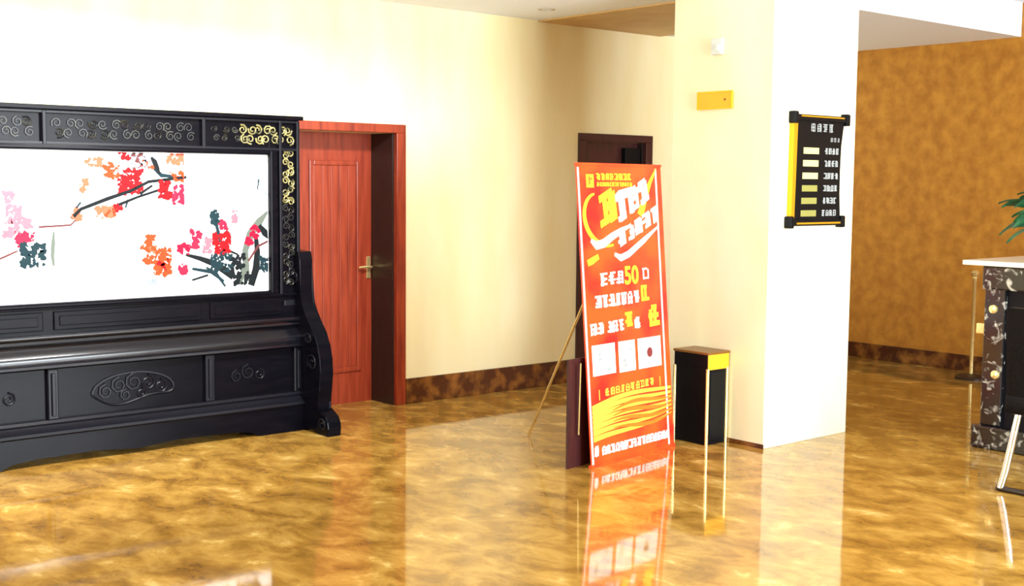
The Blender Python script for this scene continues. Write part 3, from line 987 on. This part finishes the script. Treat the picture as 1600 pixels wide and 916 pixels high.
# ---------------------------------------------------------------- plant on the counter
PXc, PYc, PZ = 7.46, 3.42, 1.155
pt = thing('potted_plant', (PXc, PYc, PZ), 'green leafy potted plant standing on the reception counter', 'plant')
MB().lathe(PXc, PYc, [(0.07, PZ), (0.075, PZ + 0.01), (0.10, PZ + 0.13), (0.108, PZ + 0.135), (0.108, PZ + 0.15), (0.095, PZ + 0.15), (0.09, PZ + 0.13)]).build('pot', m_pot, pt, smooth=True)
MB().lathe(PXc, PYc, [(0.088, PZ + 0.115), (0.088, PZ + 0.131)]).build('soil', m_soil, pt)
prn = random.Random(8)
LEAVES = [(-0.10, 0.33, 0.34), (-0.12, 0.36, 0.22), (-0.02, 0.30, 0.30), (-0.10, 0.31, 0.19), (0.04, 0.34, 0.36), (-0.05, 0.33, 0.26), (-0.08, 0.27, 0.30), (0.02, 0.26, 0.24), (-0.12, 0.25, 0.34), (0.05, 0.24, 0.29), (-0.16, 0.33, 0.36), (-0.06, 0.30, 0.40), (0.08, 0.28, 0.34), (-0.18, 0.22, 0.26), (0.0, 0.20, 0.44), (0.14, 0.10, 0.40), (-0.16, 0.05, 0.42), (0.1, -0.15, 0.36), (-0.1, -0.2, 0.34), (0.0, -0.05, 0.5), (0.18, -0.05, 0.3), (-0.2, -0.06, 0.3), (-0.12, 0.14, 0.36)]
for (dx, dy, dz) in LEAVES:
    base_ = Vector((PXc + dx * 0.1, PYc + dy * 0.1, PZ + 0.12))
    tip = Vector((PXc + dx, PYc + dy, PZ + dz))
    mid = base_.lerp(tip, 0.5) + Vector((0, 0, 0.10))
    path = [base_ * (1 - t) ** 2 + mid * 2 * t * (1 - t) + tip * t * t for t in [i / 6 for i in range(7)]]
    MB().tube(path, 0.0035, 5).build('stem', m_stem, pt, smooth=True)
    q = MB()
    dirv = (path[-1] - path[-2]).normalized()
    side = dirv.cross(Vector((0, 0, 1))).normalized()
    side = (side + Vector((0, 0, prn.uniform(-0.7, 0.7)))).normalized()
    nrm = side.cross(dirv).normalized()
    Lf, Wf = prn.uniform(0.12, 0.16), prn.uniform(0.06, 0.08)
    rows = []
    for i in range(8):
        t = i / 7
        wv = Wf * (math.sin(PI * min(1, t ** 0.75)) * 0.95 + 0.02)
        cpt = tip + dirv * Lf * t - Vector((0, 0, 0.05 * t * t)) 
        rows.append([q.b.verts.new(cpt + side * wv * k + nrm * 0.012 * abs(k)) for k in (-1, -0.5, 0, 0.5, 1)])
    for i in range(7):
        for k in range(4):
            q.face([rows[i][k], rows[i][k + 1], rows[i + 1][k + 1], rows[i + 1][k]])
    q.build('leaf', m_leaf, pt, smooth=True)

# ---------------------------------------------------------------- chair before the counter
ch = thing('office_chair', (6.38, 2.98, 0), 'black chair with chrome legs pulled up before the reception counter', 'chair')
for (fx, fy, tx, ty) in ((6.15, 3.215, 6.215, 3.165), (6.15, 2.745, 6.215, 2.795), (6.63, 3.215, 6.56, 3.165), (6.63, 2.745, 6.56, 2.795)):
    MB().tube([(fx, fy, 0.018), (fx * 0.7 + tx * 0.3, fy * 0.7 + ty * 0.3, 0.11), (tx, ty, 0.42)], [0.019, 0.02, 0.018], 12).build('leg', m_chrome, ch, smooth=True)
for fx in (6.15, 6.63):
    MB().tube([(fx, 3.235, 0.016), (fx, 2.725, 0.016)], 0.014, 10).build('foot_bar', m_dark, ch, smooth=True)
B(6.15, 6.66, 2.74, 3.22, 0.415, 0.52, bev=0.03).build('seat', m_leather, ch, smooth=True)
q = MB()
q.prism([(6.16, 0.48), (6.23, 0.48), (6.17, 0.98), (6.11, 0.98)], 'y', 2.75, 3.21, bev=0.02)
q.build('backrest', m_leather, ch, smooth=True)

# ---------------------------------------------------------------- recessed downlight in the low ceiling
dl = thing('ceiling_light', (6.06, 6.74, ZL), 'small round recessed downlight in the ceiling beside the tan shade patch', 'light')
q = MB()
n_ = 24
r_in, r_out = 0.045, 0.062
A_ = [[q.b.verts.new((6.06 + r * math.cos(2 * PI * k / n_), 6.74 + r * math.sin(2 * PI * k / n_), z)) for k in range(n_)] for r, z in ((r_out, ZL - 0.0005), (r_out, ZL - 0.006), (r_in, ZL - 0.006), (r_in, ZL - 0.0005))]
for i in range(3):
    for k in range(n_):
        q.face([A_[i][k], A_[i][(k + 1) % n_], A_[i + 1][(k + 1) % n_], A_[i + 1][k]])
q.build('ring', m_chrome, dl, smooth=True)
MB().lathe(6.06, 6.74, [(0.044, ZL - 0.002), (0.044, ZL - 0.0005)]).build('lens', m_plastic, dl)

# ---------------------------------------------------------------- fittings of the added, unseen ceiling lamps
for lx, ly in ADDED_LAMPS:
    cl_ = thing('added_ceiling_lamp', (lx, ly, ZH), ('added square ceiling lamp over the left end of the carved screen' if lx < 1 else 'added square ceiling lamp nearest the pillar' if lx > 3 else 'middle one of the three added ceiling lamps'), 'lamp', group='added ceiling lamps')
    for a in ((lx - 0.28, lx + 0.28, ly - 0.28, ly - 0.26), (lx - 0.28, lx + 0.28, ly + 0.26, ly + 0.28), (lx - 0.28, lx - 0.26, ly - 0.26, ly + 0.26), (lx + 0.26, lx + 0.28, ly - 0.26, ly + 0.26)):
        B(*a, ZH - 0.05, ZH - 0.0005).build('rim', m_frame, cl_)
    B(lx - 0.26, lx + 0.26, ly - 0.26, ly + 0.26, ZH - 0.02, ZH - 0.0005).build('added_lamp_diffuser', m_white, cl_)
